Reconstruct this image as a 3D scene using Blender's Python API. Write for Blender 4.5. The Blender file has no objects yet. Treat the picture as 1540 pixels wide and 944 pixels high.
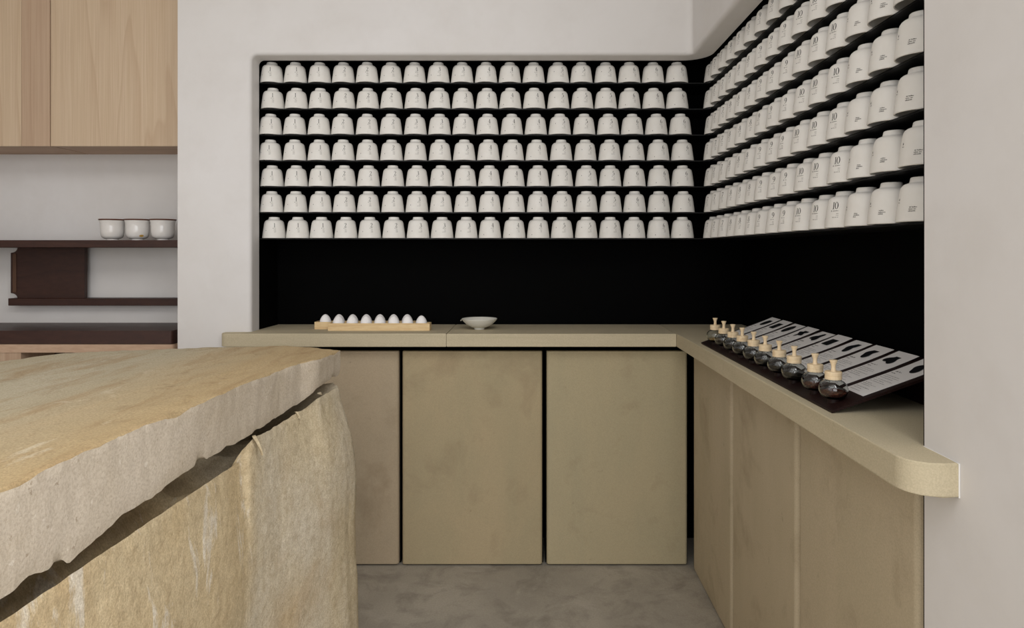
import bpy, bmesh, math, random
from mathutils import Vector, noise
random.seed(7)
PI = math.pi
scene = bpy.context.scene
C = scene.collection

# ------------------------------------------------------------------ camera
E = 1.205                                   # eye height
cd = bpy.data.cameras.new('camera')
cam = bpy.data.objects.new('camera', cd); C.objects.link(cam)
cam.location = (0, 0, E); cam.rotation_euler = (PI/2, 0, 0)
cd.sensor_width = 36.0; cd.sensor_fit = 'HORIZONTAL'
cd.lens = 1027/1540*36
cd.shift_x = -27/1540; cd.shift_y = -92.5/1540
cd.clip_start = 0.02
scene.camera = cam

# ------------------------------------------------------------------ world and light
w = bpy.data.worlds.new('world'); scene.world = w; w.use_nodes = True
bg = w.node_tree.nodes['Background']
bg.inputs[0].default_value = (0.95, 0.97, 1.0, 1); bg.inputs[1].default_value = 0.45
def area(name, loc, target, sx, sy, power, col):
    l = bpy.data.lights.new(name, 'AREA'); l.shape = 'RECTANGLE'; l.size = sx; l.size_y = sy
    l.energy = power; l.color = col
    o = bpy.data.objects.new(name, l); C.objects.link(o); o.location = loc
    o.rotation_euler = (Vector(target)-Vector(loc)).to_track_quat('-Z', 'Y').to_euler()
    return o
DAY = (.975, 0.985, 1.0)
area('assumed_rear_light', (0.35, -3.30, 1.52), (0.35, 0, 1.52), 3.4, 2.3, 87, DAY)  # assumed source behind the camera, power fitted for brightness
area('assumed_right_light', (3.33, -1.40, 2.10), (0, -1.40, 2.10), 3.4, 1.3, 35, DAY)  # assumed source out of view at the right, power fitted for brightness
area('added_left_fill', (-2.6, -1.6, 1.55), (0, -1.6, 1.55), 2.6, 2.2, 22, DAY)  # fill added at the left to brighten the right wall, no window known
area('added_overhead_fill', (-0.55, -0.75, 2.97), (-0.55, -0.7501, 0), 2.4, 2.2, 24, DAY)  # fill added overhead to brighten floor and top faces, no skylight known
area('added_overhead_fill_right', (1.30, -0.70, 2.97), (1.30, -0.7001, 0), 1.8, 1.8, 76, DAY)  # second overhead fill, added to light the island from above right
vs = scene.view_settings
vs.view_transform = 'Standard'; vs.look = 'None'; vs.gamma = 1.0; vs.use_curve_mapping = False
vs.exposure = 0.0

# ------------------------------------------------------------------ node helpers
def lin(c):
    return tuple(((v/255)/12.92 if v/255 <= .04045 else ((v/255+.055)/1.055)**2.4) for v in c)
class NT:
    def __init__(s, name, rough=.8, spec=.3):
        s.m = bpy.data.materials.new(name); s.m.use_nodes = True
        s.t = s.m.node_tree; s.p = s.t.nodes['Principled BSDF']
        s.p.inputs['Roughness'].default_value = rough
        s.p.inputs['Specular IOR Level'].default_value = spec
        s.co = None
    def n(s, typ, **kw):
        nd = s.t.nodes.new(typ)
        for k, v in kw.items():
            if k in nd.inputs: nd.inputs[k].default_value = v
            else: setattr(nd, k, v)
        return nd
    def l(s, a, b): s.t.links.new(a, b)
    def coord(s, scale=(1, 1, 1), rot=(0, 0, 0), rnd=False):
        tc = s.n('ShaderNodeTexCoord'); mp = s.n('ShaderNodeMapping')
        mp.inputs['Scale'].default_value = scale; mp.inputs['Rotation'].default_value = rot
        s.l(tc.outputs['Object'], mp.inputs['Vector'])
        if rnd:
            oi = s.n('ShaderNodeObjectInfo'); mu = s.n('ShaderNodeMath', operation='MULTIPLY'); mu.inputs[1].default_value = 37.0
            s.l(oi.outputs['Random'], mu.inputs[0])
            cb = s.n('ShaderNodeCombineXYZ'); s.l(mu.outputs[0], cb.inputs[0]); s.l(mu.outputs[0], cb.inputs[1]); s.l(mu.outputs[0], cb.inputs[2])
            s.l(cb.outputs[0], mp.inputs['Location'])
        return mp.outputs[0]
    def noise(s, co, scale, detail=4, rough=.55, dist=0.0):
        nd = s.n('ShaderNodeTexNoise'); nd.inputs['Scale'].default_value = scale; nd.inputs['Detail'].default_value = detail
        nd.inputs['Roughness'].default_value = rough; nd.inputs['Distortion'].default_value = dist
        s.l(co, nd.inputs['Vector']); return nd.outputs['Fac']
    def ramp(s, fac, stops, interp='LINEAR'):
        r = s.n('ShaderNodeValToRGB'); cr = r.color_ramp; cr.interpolation = interp
        while len(cr.elements) < len(stops): cr.elements.new(.5)
        for e, (p, c) in zip(cr.elements, stops):
            e.position = p; e.color = (*c, 1) if len(c) == 3 else c
        s.l(fac, r.inputs[0]); return r.outputs[0]
    def mask(s, fac, a, b):
        return s.ramp(fac, [(a, (0, 0, 0)), (b, (1, 1, 1))])
    def mix(s, fac, a, b, mode='MIX'):
        m = s.n('ShaderNodeMix', data_type='RGBA', blend_type=mode)
        for sock, v in ((m.inputs[0], fac), (m.inputs[6], a), (m.inputs[7], b)):
            if isinstance(v, (int, float)): sock.default_value = v
            elif isinstance(v, tuple): sock.default_value = (*v, 1)
            else: s.l(v, sock)
        return m.outputs[2]
    def math(s, op, a, b=None):
        m = s.n('ShaderNodeMath', operation=op)
        for i, v in enumerate((a, b)):
            if v is None: continue
            if isinstance(v, (int, float)): m.inputs[i].default_value = v
            else: s.l(v, m.inputs[i])
        return m.outputs[0]
    def color(s, c):
        if isinstance(c, tuple): s.p.inputs['Base Color'].default_value = (*c, 1)
        else: s.l(c, s.p.inputs['Base Color'])
    def bump(s, h, strength=.3, dist=.002):
        b = s.n('ShaderNodeBump'); b.inputs['Strength'].default_value = strength; b.inputs['Distance'].default_value = dist
        s.l(h, b.inputs['Height']); s.l(b.outputs[0], s.p.inputs['Normal'])

M = {}
def plain(name, c, rough=.6, spec=.3):
    k = NT(name, rough, spec); k.color(lin(c)); M[name] = k.m

# plaster walls
k = NT('plaster', .85, .2); co = k.coord()
a = k.noise(co, 1.3, 5, .6, .6); b = k.noise(co, 9, 4, .6)
c = k.mix(k.mask(a, .35, .7), lin((219, 215, 211)), lin((226, 223, 221)))
c = k.mix(k.math('MULTIPLY', k.mask(b, .45, .7), .25), c, lin((210, 205, 200)))
k.color(c); k.bump(k.noise(k.coord((1, 1, .45)), 22, 5, .6), .10, .004); M['plaster'] = k.m
# soft black lining
k = NT('black_paint', .8, .05); k.color((.0012, .0012, .0012)); M['black_paint'] = k.m
k = NT('black_metal', .45, .25); k.color((.0028, .0028, .0028)); M['black_metal'] = k.m
# sandstone of the cabinet doors and worktop
def sandstone(name, ca, cb_, cc, streak=(1, 1, 1), smudge=.52):
    k = NT(name, .82, .22); co = k.coord(rnd=True); cs = k.coord(streak, rnd=True)
    a = k.noise(co, 1.9, 4, .55, .8); s_ = k.noise(cs, 7, 5, .6, .4); f = k.noise(co, 380, 2, .7); g = k.noise(co, 4.5, 6, .65, .3)
    c = k.mix(k.mask(a, .32, .68), lin(ca), lin(cb_))
    c = k.mix(k.math('MULTIPLY', k.mask(s_, .42, .72), .6), c, lin(cc))
    c = k.mix(k.math('MULTIPLY', k.mask(g, smudge, smudge+.2), .5), c, lin((142, 123, 97)))
    d = k.noise(co, 26, 3, .7, .2)
    c = k.mix(k.math('MULTIPLY', k.mask(d, .68, .76), .35), c, lin((112, 96, 74)))
    c = k.mix(k.math('MULTIPLY', k.mask(f, .35, .65), .22), c, lin((124, 112, 92)))
    k.color(c); k.bump(f, .12, .001); M[name] = k.m
sandstone('door_stone', (177, 162, 130), (182, 164, 131), (167, 156, 125), (1, 1, .35))
sandstone('door_stone_pink', (184, 167, 141), (190, 171, 145), (174, 160, 136), (1, 1, .35))
sandstone('door_stone_green', (180, 168, 137), (184, 170, 138), (171, 162, 133), (1, 1, .35), .56)
sandstone('side_door_stone', (192, 177, 150), (198, 183, 157), (182, 169, 141), (1, 1, .22))
sandstone('worktop_stone', (196, 184, 156), (202, 189, 161), (185, 174, 145), (.4, .4, 5), .62)
# boulder base
k = NT('boulder_stone', .9, .15); co = k.coord(); cs = k.coord((1, 1.0, .55), (.35, 0, 0))
a = k.noise(cs, 3.0, 6, .62, .9); f = k.noise(co, 300, 3, .75); g = k.noise(co, 24, 6, .7); h = k.noise(k.coord((1, 1.5, .42), (.12, 0, 0)), 10, 7, .66, .6)
sx = k.n('ShaderNodeSeparateXYZ'); k.l(co, sx.inputs[0])
yy = k.math('ADD', sx.outputs[1], k.math('MULTIPLY', k.math('SUBTRACT', a, .5), .06))
cA = k.mix(k.mask(a, .35, .66), lin((212, 190, 150)), lin((219, 203, 170)))       # ochre face
cB = k.mix(k.mask(a, .36, .68), lin((214, 199, 168)), lin((221, 211, 191)))       # greyer face
m_ = k.n('ShaderNodeMapRange'); m_.inputs['From Min'].default_value = 1.40; m_.inputs['From Max'].default_value = 1.46; k.l(yy, m_.inputs[0])
c = k.mix(m_.outputs[0], cA, cB)
wv = k.noise(k.coord((1, .6, .9), (.75, 0, 0)), 3.2, 4, .55, .7)
c = k.mix(k.math('MULTIPLY', k.mask(wv, .54, .66), .40), c, lin((186, 150, 102)))   # rusty bands
c = k.mix(k.math('MULTIPLY', k.mask(k.noise(co, 8, 6, .7, .5), .5, .72), .35), c, lin((170, 146, 108)))
c = k.mix(k.math('MULTIPLY', k.mask(h, .565, .62), k.math('SUBTRACT', .85, k.math('MULTIPLY', m_.outputs[0], .7))), c, lin((238, 230, 214)))  # pale tool scars
c = k.mix(k.math('MULTIPLY', k.mask(g, .67, .74), .45), c, lin((128, 102, 70)))
mo = k.noise(co, 60, 5, .75, .3)
c = k.mix(k.math('MULTIPLY', k.mask(mo, .42, .66), .42), c, lin((158, 136, 104)))
c = k.mix(k.math('MULTIPLY', k.mask(f, .40, .62), .36), c, lin((136, 118, 92)))
k.color(c); hb = k.math('ADD', k.math('MULTIPLY', h, .4), k.math('ADD', k.math('MULTIPLY', g, .9), k.math('MULTIPLY', mo, .4))); k.bump(hb, .7, .006); M['boulder_stone'] = k.m
# slab: layered tan top, pale broken side
k = NT('slab_top_stone', .85, .2); co = k.coord(); cs = k.coord((1, .20, 1), (0, 0, -.10))
a = k.noise(cs, 5.5, 7, .65, .6); b = k.noise(cs, 15, 7, .7, .5); f = k.noise(co, 260, 3, .75); g = k.noise(co, 28, 5, .7)
sx = k.n('ShaderNodeSeparateXYZ'); k.l(co, sx.inputs[0])
e1 = k.math('ADD', sx.outputs[0], k.math('MULTIPLY', k.math('SUBTRACT', a, .5), .40))
m_ = k.n('ShaderNodeMapRange'); m_.inputs['From Min'].default_value = -.95; m_.inputs['From Max'].default_value = -.66; k.l(e1, m_.inputs[0])
c = k.mix(k.mask(a, .33, .68), lin((184, 173, 146)), lin((198, 189, 166)))
c = k.mix(k.math('MULTIPLY', m_.outputs[0], .75), c, lin((194, 166, 120)))
c = k.mix(k.math('MULTIPLY', k.mask(b, .50, .66), .55), c, lin((166, 136, 97)))
c = k.mix(k.math('MULTIPLY', k.mask(k.noise(k.coord((1, .5, 1), (0, 0, -.1)), 18, 6, .7, .6), .56, .70), .40), c, lin((140, 110, 74)))
pt = k.noise(k.coord((1, .35, 1)), 10, 5, .6, .4)
c = k.mix(k.math('MULTIPLY', k.mask(pt, .66, .72), .65), c, lin((224, 212, 186)))
rs = k.noise(k.coord((1.2, .45, 1), (0, 0, .3)), 7, 2, .4)
c = k.mix(k.math('MULTIPLY', k.mask(rs, .735, .76), .75), c, lin((168, 106, 62)))
c = k.mix(k.math('MULTIPLY', k.mask(f, .40, .62), .40), c, lin((128, 108, 78)))
k.color(c); k.bump(k.math('ADD', k.math('MULTIPLY', b, .8), k.math('ADD', k.math('MULTIPLY', g, .6), k.math('MULTIPLY', f, .3))), .5, .005); M['slab_top_stone'] = k.m
k = NT('slab_side_stone', .9, .15); co = k.coord(); a = k.noise(co, 4, 4, .6, .4); f = k.noise(co, 240, 3, .75); g = k.noise(co, 60, 5, .75); b = k.noise(k.coord((1, .3, 1.4), (.35, 0, 0)), 9, 5, .65)
c = k.mix(k.mask(a, .35, .7), lin((207, 195, 178)), lin((201, 188, 168)))
c = k.mix(k.math('MULTIPLY', k.mask(b, .48, .7), .4), c, lin((190, 174, 150)))
c = k.mix(k.math('MULTIPLY', k.mask(g, .63, .70), .55), c, lin((146, 126, 104)))
c = k.mix(k.math('MULTIPLY', k.mask(k.noise(co, 75, 2, .5, .2), .70, .74), .5), c, lin((232, 224, 210)))
c = k.mix(k.math('MULTIPLY', k.mask(f, .42, .62), .36), c, lin((152, 134, 112)))
k.color(c); k.bump(k.math('ADD', k.math('MULTIPLY', g, .8), k.math('MULTIPLY', f, .5)), .28, .003); M['slab_side_stone'] = k.m
# concrete floor
k = NT('concrete', .62, .3); co = k.coord(); a = k.noise(co, 2.2, 6, .62, .7); b = k.noise(co, 7, 6, .68, .5); f = k.noise(co, 170, 3, .7)
c = k.mix(k.mask(a, .3, .7), lin((158, 151, 139)), lin((187, 179, 165)))
c = k.mix(k.math('MULTIPLY', k.mask(b, .48, .66), .6), c, lin((130, 123, 112)))
c = k.mix(k.math('MULTIPLY', k.mask(k.noise(co, 5, 5, .6, 1.0), .58, .68), .5), c, lin((190, 182, 170)))
c = k.mix(k.math('MULTIPLY', k.mask(f, .35, .65), .2), c, lin((100, 94, 85)))
k.color(c); k.bump(f, .08, .001); M['concrete'] = k.m
# woods
def wood(name, c1, c2, c3, gscale=(9, 9, .8), rough=.55, spec=.3, ring=4.0):
    k = NT(name, rough, spec); co = k.coord(gscale, rnd=True)
    d = k.noise(k.coord((gscale[0]*.25, gscale[1]*.25, gscale[2]*.5), rnd=True), 1.6, 3, .5, .4)
    wv = k.math('FRACT', k.math('MULTIPLY', d, ring))
    a = k.noise(co, 4, 5, .6, .3); f = k.noise(k.coord((gscale[0]*9, gscale[1]*9, gscale[2]*3), rnd=True), 3, 3, .6)
    c = k.mix(k.mask(a, .3, .7), lin(c1), lin(c2))
    c = k.mix(k.math('MULTIPLY', k.ramp(wv, [(0, (0, 0, 0)), (.75, (.2, .2, .2)), (.95, (1, 1, 1)), (1, (0, 0, 0))]), .5), c, lin(c3))
    c = k.mix(k.math('MULTIPLY', k.mask(f, .38, .66), .42), c, lin(c3))
    k.color(c); M[name] = k.m
wood('pale_timber', (205, 182, 153), (212, 190, 163), (184, 156, 128), (9, 9, .33), ring=8)
wood('pale_timber_pink', (190, 163, 137), (198, 172, 147), (168, 138, 113), (9, 9, .3), ring=7)
wood('pale_timber_across', (194, 163, 137), (202, 172, 146), (174, 140, 114), (.8, 9, 9))
wood('pine', (226, 198, 150), (232, 207, 162), (204, 166, 116), (.9, 12, 12))
wood('turned_wood', (232, 210, 174), (236, 216, 182), (210, 180, 138), (30, 30, 6), ring=5)
wood('dark_timber', (62, 38, 31), (70, 44, 35), (44, 26, 22), (1.0, 9, 9), .42, .35)
wood('dark_board', (33, 18, 15), (38, 20, 17), (22, 13, 12), (9, 1.0, 9), .5, .2)
plain('dark_edge', (92, 66, 50), .45)
# ceramics, paper, ink
k = NT('cup_ceramic', .55, .35); co = k.coord(rnd=True); a = k.noise(co, 30, 3, .6)
k.color(k.mix(k.mask(a, .3, .7), lin((231, 227, 220)), lin((235, 232, 226)))); M['cup_ceramic'] = k.m
k = NT('glazed_ceramic', .08, .6); co = k.coord(rnd=True); k.color(k.mix(k.mask(k.noise(co, 18, 3), .3, .7), lin((222, 217, 211)), lin((228, 225, 221)))); M['glazed_ceramic'] = k.m
k = NT('bowl_glaze', .3, .45); k.color(lin((222, 219, 208))); M['bowl_glaze'] = k.m
k = NT('eggshell', .7, .2); k.color(lin((245, 242, 240))); k.bump(k.noise(k.coord(), 500, 2), .08, .0005); M['eggshell'] = k.m
plain('brown_rim', (92, 52, 34), .4); plain('ochre_spot', (190, 150, 70), .4)
plain('mid_ink', (74, 69, 65), .8, .1); plain('card_ink', (88, 84, 82), .8, .1); plain('ink', (34, 31, 30), .8, .1); plain('soft_ink', (120, 114, 108), .8, .1); plain('picture_ink', (14, 16, 19), .5, .3)
k = NT('card_paper', .7, .25); k.color(lin((222, 219, 216))); M['card_paper'] = k.m
plain('white_joint', (236, 234, 230), .5)
k = NT('tea_leaves', .8, .2); a = k.noise(k.coord(rnd=True), 260, 3, .7); k.color(k.ramp(a, [(.35, lin((14, 12, 9))), (.6, lin((38, 32, 22))), (.75, lin((92, 78, 54)))])); k.bump(a, .8, .003); M['tea_leaves'] = k.m
k = NT('red_leaves', .8, .2); a = k.noise(k.coord(rnd=True), 260, 3, .7); k.color(k.ramp(a, [(.35, lin((40, 18, 12))), (.6, lin((104, 52, 36))), (.75, lin((160, 100, 76)))])); k.bump(a, .8, .003); M['red_leaves'] = k.m
k = NT('pale_leaves', .8, .2); a = k.noise(k.coord(rnd=True), 180, 3, .7); k.color(k.ramp(a, [(.4, lin((150, 112, 60))), (.62, lin((214, 186, 128)))])); k.bump(a, .8, .003); M['pale_leaves'] = k.m
g = bpy.data.materials.new('clear_glass'); g.use_nodes = True
p = g.node_tree.nodes['Principled BSDF']; p.inputs['Roughness'].default_value = .02; p.inputs['Transmission Weight'].default_value = 1.0; p.inputs['IOR'].default_value = 1.46
p.inputs['Base Color'].default_value = (.86, .88, .87, 1); M['clear_glass'] = g

# ------------------------------------------------------------------ mesh helpers
def finish(bm, name, smooth=None):
    me = bpy.data.meshes.new(name); bmesh.ops.recalc_face_normals(bm, faces=bm.faces[:]); bm.to_mesh(me); bm.free()
    if smooth is not None:
        for p_ in me.polygons: p_.use_smooth = True
        me.set_sharp_from_angle(angle=math.radians(smooth))
    return me
def link(name, me, mat=None, parent=None, loc=(0, 0, 0), rz=0):
    o = bpy.data.objects.new(name, me); C.objects.link(o)
    if me is not None and mat is not None and not me.materials: me.materials.append(M[mat])
    o.parent = parent; o.location = loc; o.rotation_euler = (0, 0, rz)
    if me is not None and me.get('wn'):
        w_ = o.modifiers.new('weighted_normal', 'WEIGHTED_NORMAL'); w_.keep_sharp = True; w_.weight = 100
    return o
def tag(o, label=None, cat=None, group=None, kind=None):
    for k_, v in (('label', label), ('category', cat), ('group', group), ('kind', kind)):
        if v: o[k_] = v
    return o
def empty(name, loc=(0, 0, 0), rz=0):
    o = bpy.data.objects.new(name, None); C.objects.link(o); o.location = loc; o.rotation_euler = (0, 0, rz); o.empty_display_size = .05
    return o
def add_box(bm, x0, x1, y0, y1, z0, z1):
    vs_ = [bm.verts.new(p_) for p_ in ((x0, y0, z0), (x1, y0, z0), (x1, y1, z0), (x0, y1, z0), (x0, y0, z1), (x1, y0, z1), (x1, y1, z1), (x0, y1, z1))]
    return [bm.faces.new([vs_[i] for i in f]) for f in ((0, 3, 2, 1), (4, 5, 6, 7), (0, 1, 5, 4), (1, 2, 6, 5), (2, 3, 7, 6), (3, 0, 4, 7))]
def box(name, x0, x1, y0, y1, z0, z1, bev=0, seg=2):
    bm = bmesh.new(); add_box(bm, x0, x1, y0, y1, z0, z1)
    if bev: bmesh.ops.bevel(bm, geom=bm.edges[:], offset=bev, segments=seg, profile=.5, affect='EDGES')
    me = finish(bm, name, 40 if bev else None)
    if bev: me['wn'] = 1
    return me
def door_box(name, x0, x1, y0, y1, z0, z1, face, rv, rh):
    """panel with generously rounded upright edges on its front ('y' or 'x' facing)"""
    bm = bmesh.new(); add_box(bm, x0, x1, y0, y1, z0, z1)
    k_ = 1 if face == 'y' else 0; f0 = y0 if face == 'y' else x0
    ed = [e for e in bm.edges if all(abs(v.co[k_]-f0) < 1e-6 for v in e.verts) and abs(e.verts[0].co.z-e.verts[1].co.z) > .1]
    bmesh.ops.bevel(bm, geom=ed, offset=rv, segments=5, profile=.5, affect='EDGES')
    ed = [e for e in bm.edges if abs(e.verts[0].co.z-e.verts[1].co.z) < 1e-6 and e.calc_face_angle(0) > 1.3]
    bmesh.ops.bevel(bm, geom=ed, offset=rh, segments=2, profile=.5, affect='EDGES')
    me = finish(bm, name, 50); me['wn'] = 1
    return me
def prism(name, pts, axis, a0, a1, bevel=None, smooth=35):
    """extrude a 2D outline along axis 'x','y' or 'z'; bevel = (offset, test(v1,v2))"""
    bm = bmesh.new()
    def P(u, v, t): return {'x': (t, u, v), 'y': (u, t, v), 'z': (u, v, t)}[axis]
    A = [bm.verts.new(P(u, v, a0)) for u, v in pts]; B = [bm.verts.new(P(u, v, a1)) for u, v in pts]
    bm.faces.new(A); bm.faces.new(B[::-1]); n = len(pts)
    for i in range(n): bm.faces.new((A[i], A[(i+1) % n], B[(i+1) % n], B[i]))
    if bevel:
        ed = [e for e in bm.edges if bevel[1](e.verts[0].co, e.verts[1].co)]
        bmesh.ops.bevel(bm, geom=ed, offset=bevel[0], segments=5, profile=.5, affect='EDGES')
    return finish(bm, name, smooth)
def lathe(name, prof, seg=32, smooth=40, closed=False):
    bm = bmesh.new(); rings = []
    for r, z in prof:
        if r < 1e-6: rings.append([bm.verts.new((0, 0, z))])
        else: rings.append([bm.verts.new((r*math.cos(2*PI*i/seg), r*math.sin(2*PI*i/seg), z)) for i in range(seg)])
    pairs = list(zip(rings, rings[1:])) + ([(rings[-1], rings[0])] if closed else [])
    for a, b in pairs:
        for i in range(seg):
            j = (i+1) % seg
            if len(a) == 1 and len(b) == 1: continue
            if len(a) == 1: bm.faces.new((a[0], b[j], b[i]))
            elif len(b) == 1: bm.faces.new((a[i], a[j], b[0]))
            else: bm.faces.new((a[i], a[j], b[j], b[i]))
    return finish(bm, name, smooth)
def crom(pts, n=6):
    """Catmull-Rom through tuples"""
    if len(pts) == 2:
        return [tuple(p_+(q-p_)*i/3 for p_, q in zip(*pts)) for i in range(4)]
    out = []
    P_ = [pts[0]] + list(pts) + [pts[-1]]
    for i in range(1, len(P_)-2):
        for k_ in range(n):
            t = k_/n; r = []
            for a, b, c_, d in zip(P_[i-1], P_[i], P_[i+1], P_[i+2]):
                r.append(.5*((2*b)+(-a+c_)*t+(2*a-5*b+4*c_-d)*t*t+(-a+3*b-3*c_+d)*t**3))
            out.append(tuple(r))
    out.append(tuple(pts[-1])); return out

# ------------------------------------------------------------------ the setting
DF, XF = 2.607, .618                    # faces of the back and right walls
NL, ZT = -1.065, 1.959                  # niche: left jamb, soffit
NB, NR = 2.885, .896                    # niche: back and right lining
NEAR = 1.070                            # near jamb of the right-hand opening
CEIL = 3.0
RET = .078                              # depth of the white return
RWE = .50                               # right wall cut short here, out of view, to let side light in
PX = -1.345                             # left end of the pier
def struct(o, label=None): tag(o, label, None, None, 'structure'); return o
struct(link('floor', box('floor', -2.75, 3.5, -3.45, 3.15, -.1, 0), 'concrete'), 'mottled grey polished concrete floor')
struct(link('ceiling', box('ceiling', -2.75, 3.5, -3.45, 3.15, CEIL, CEIL+.1), 'plaster'), 'white plaster ceiling')
# walls round the niche: pier + header, coved corner, right wall, all with one rounded opening edge
rr = .022; BV = .014; HX = .50; HY = 2.44; SUP = .006
def opening_wall(name, stations, label):
    """stations: (edge point, outward normal in the wall face, far point on the face, into-the-wall direction), along the opening"""
    bm = bmesh.new(); rows = []
    for (ex, ey, ez), (nx, ny, nz_), far, (dx, dy) in stations:
        r = [far, (ex+nx*(BV+SUP), ey+ny*(BV+SUP), ez+nz_*(BV+SUP))]
        for i in range(7):
            a_ = PI/2*i/6; u = BV*(1-math.sin(a_)); d = BV*(1-math.cos(a_))
            r.append((ex+nx*u+dx*d, ey+ny*u+dy*d, ez+nz_*u))
        r += [(ex+dx*(BV+SUP), ey+dy*(BV+SUP), ez), (ex+dx*RET, ey+dy*RET, ez), (far[0]+dx*RET, far[1]+dy*RET, far[2])]
        rows.append([bm.verts.new(p_) for p_ in r])
    for A, B in zip(rows, rows[1:]):
        for i in range(len(A)):
            j = (i+1) % len(A)
            try: bm.faces.new((A[i], B[i], B[j], A[j]))
            except ValueError: pass
    bm.faces.new(rows[0]); bm.faces.new(rows[-1])
    bmesh.ops.remove_doubles(bm, verts=bm.verts[:], dist=1e-6)
    bmesh.ops.dissolve_degenerate(bm, edges=bm.edges[:], dist=1e-6)
    me = finish(bm, name, 35); me['wn'] = 1
    struct(link(name, me, 'plaster'), label)
IN = (0, 1)
st = [((NL, DF, 0), (-1, 0, 0), (PX, DF, 0), IN), ((NL, DF, ZT-rr), (-1, 0, 0), (PX, DF, ZT-rr), IN)]
for i in range(1, 8):
    a_ = PI/2*i/8
    st.append(((NL+rr-rr*math.cos(a_), DF, ZT-rr+rr*math.sin(a_)), (-math.cos(a_), 0, math.sin(a_)), (PX, DF, CEIL), IN))
st += [((NL+rr, DF, ZT), (0, 0, 1), (NL+rr, DF, CEIL), IN), ((HX, DF, ZT), (0, 0, 1), (HX, DF, CEIL), IN)]
opening_wall('wall_back', st, 'white plaster back wall with wide opening for cup shelves')
R = .024
st = [((HX, DF, ZT), (0, 0, 1), (HX, DF, CEIL), (0, 1))]
for i in range(9):
    a_ = PI/2*i/8; p_ = (XF-R+R*math.sin(a_), DF-R+R*math.cos(a_))
    st.append(((*p_, ZT), (0, 0, 1), (*p_, CEIL), (math.sin(a_), math.cos(a_))))
st.append(((XF, HY, ZT), (0, 0, 1), (XF, HY, CEIL), (1, 0)))
opening_wall('wall_corner', st, 'coved white corner above the shelves')
st = [((XF, HY, ZT), (0, 0, 1), (XF, HY, CEIL), (1, 0)), ((XF, NEAR, ZT), (0, 0, 1), (XF, NEAR, CEIL), (1, 0))]
opening_wall('wall_right_header', st, 'white plaster band above the shelves of the right wall')
struct(link('wall_right', box('wall_right', XF, XF+.30, RWE, NEAR, 0, CEIL), 'plaster'), 'white plaster wall at the right of the niche')
# pier return towards the recess, recess wall, side and rear walls
struct(link('wall_pier', box('wall_pier', PX, NL-.006, DF+RET, 3.05, 0, CEIL), 'plaster'))
struct(link('wall_recess', box('wall_recess', -2.75, PX, 3.05, 3.15, 0, CEIL), 'plaster'), 'white plaster wall behind the dark shelves')
bm = bmesh.new()
add_box(bm, -2.75, -2.65, -.3, 3.05, 0, CEIL); add_box(bm, -2.75, -2.65, -3.35, -2.9, 0, CEIL)
add_box(bm, -2.75, -2.65, -2.9, -.3, 2.68, CEIL); add_box(bm, -2.75, -2.65, -2.9, -.3, 0, .42)
struct(link('wall_left', finish(bm, 'wall_left'), 'plaster'))
bm = bmesh.new()
add_box(bm, -2.65, -1.35, -3.45, -3.35, 0, CEIL); add_box(bm, 3.05, 3.4, -3.45, -3.35, 0, CEIL)
add_box(bm, -1.35, 3.05, -3.45, -3.35, 2.72, CEIL); add_box(bm, -1.35, 3.05, -3.45, -3.35, 0, .1)
struct(link('wall_rear', finish(bm, 'wall_rear'), 'plaster'))
bm = bmesh.new()
add_box(bm, 3.4, 3.5, -3.45, -3.12, 0, CEIL); add_box(bm, 3.4, 3.5, .32, RWE+.1, 0, CEIL)
add_box(bm, 3.4, 3.5, -3.12, .32, 2.78, CEIL); add_box(bm, 3.4, 3.5, -3.12, .32, 0, 1.4)
struct(link('wall_far_right', finish(bm, 'wall_far_right'), 'plaster'))
struct(link('wall_return', box('wall_return', XF+.30, 3.4, RWE, RWE+.1, 0, CEIL), 'plaster'))
# black lining of the niche
struct(link('wall_niche_back', box('wall_niche_back', NL-.005, NR+.02, NB, NB+.02, 0, 2.02), 'black_paint'), 'matt black back lining of the niche')
struct(link('wall_niche_right', box('wall_niche_right', NR, NR+.02, NEAR, NB, 0, 2.02), 'black_paint'), 'matt black side lining of the niche')
struct(link('wall_niche_left', box('wall_niche_left', NL-.006, NL-.001, DF+RET, NB, 0, 2.02), 'black_paint'))
struct(link('wall_niche_near', box('wall_niche_near', XF+.001, NR, NEAR+.0002, NEAR+.004, 0, 2.02), 'black_paint'))
bm = bmesh.new()
add_box(bm, NL-.005, NR, DF+RET, NB, 2.0, 2.02); add_box(bm, XF+RET, NR, NEAR, DF+RET, 2.0, 2.02)
struct(link('ceiling_niche', finish(bm, 'ceiling_niche'), 'black_paint'))

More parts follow.
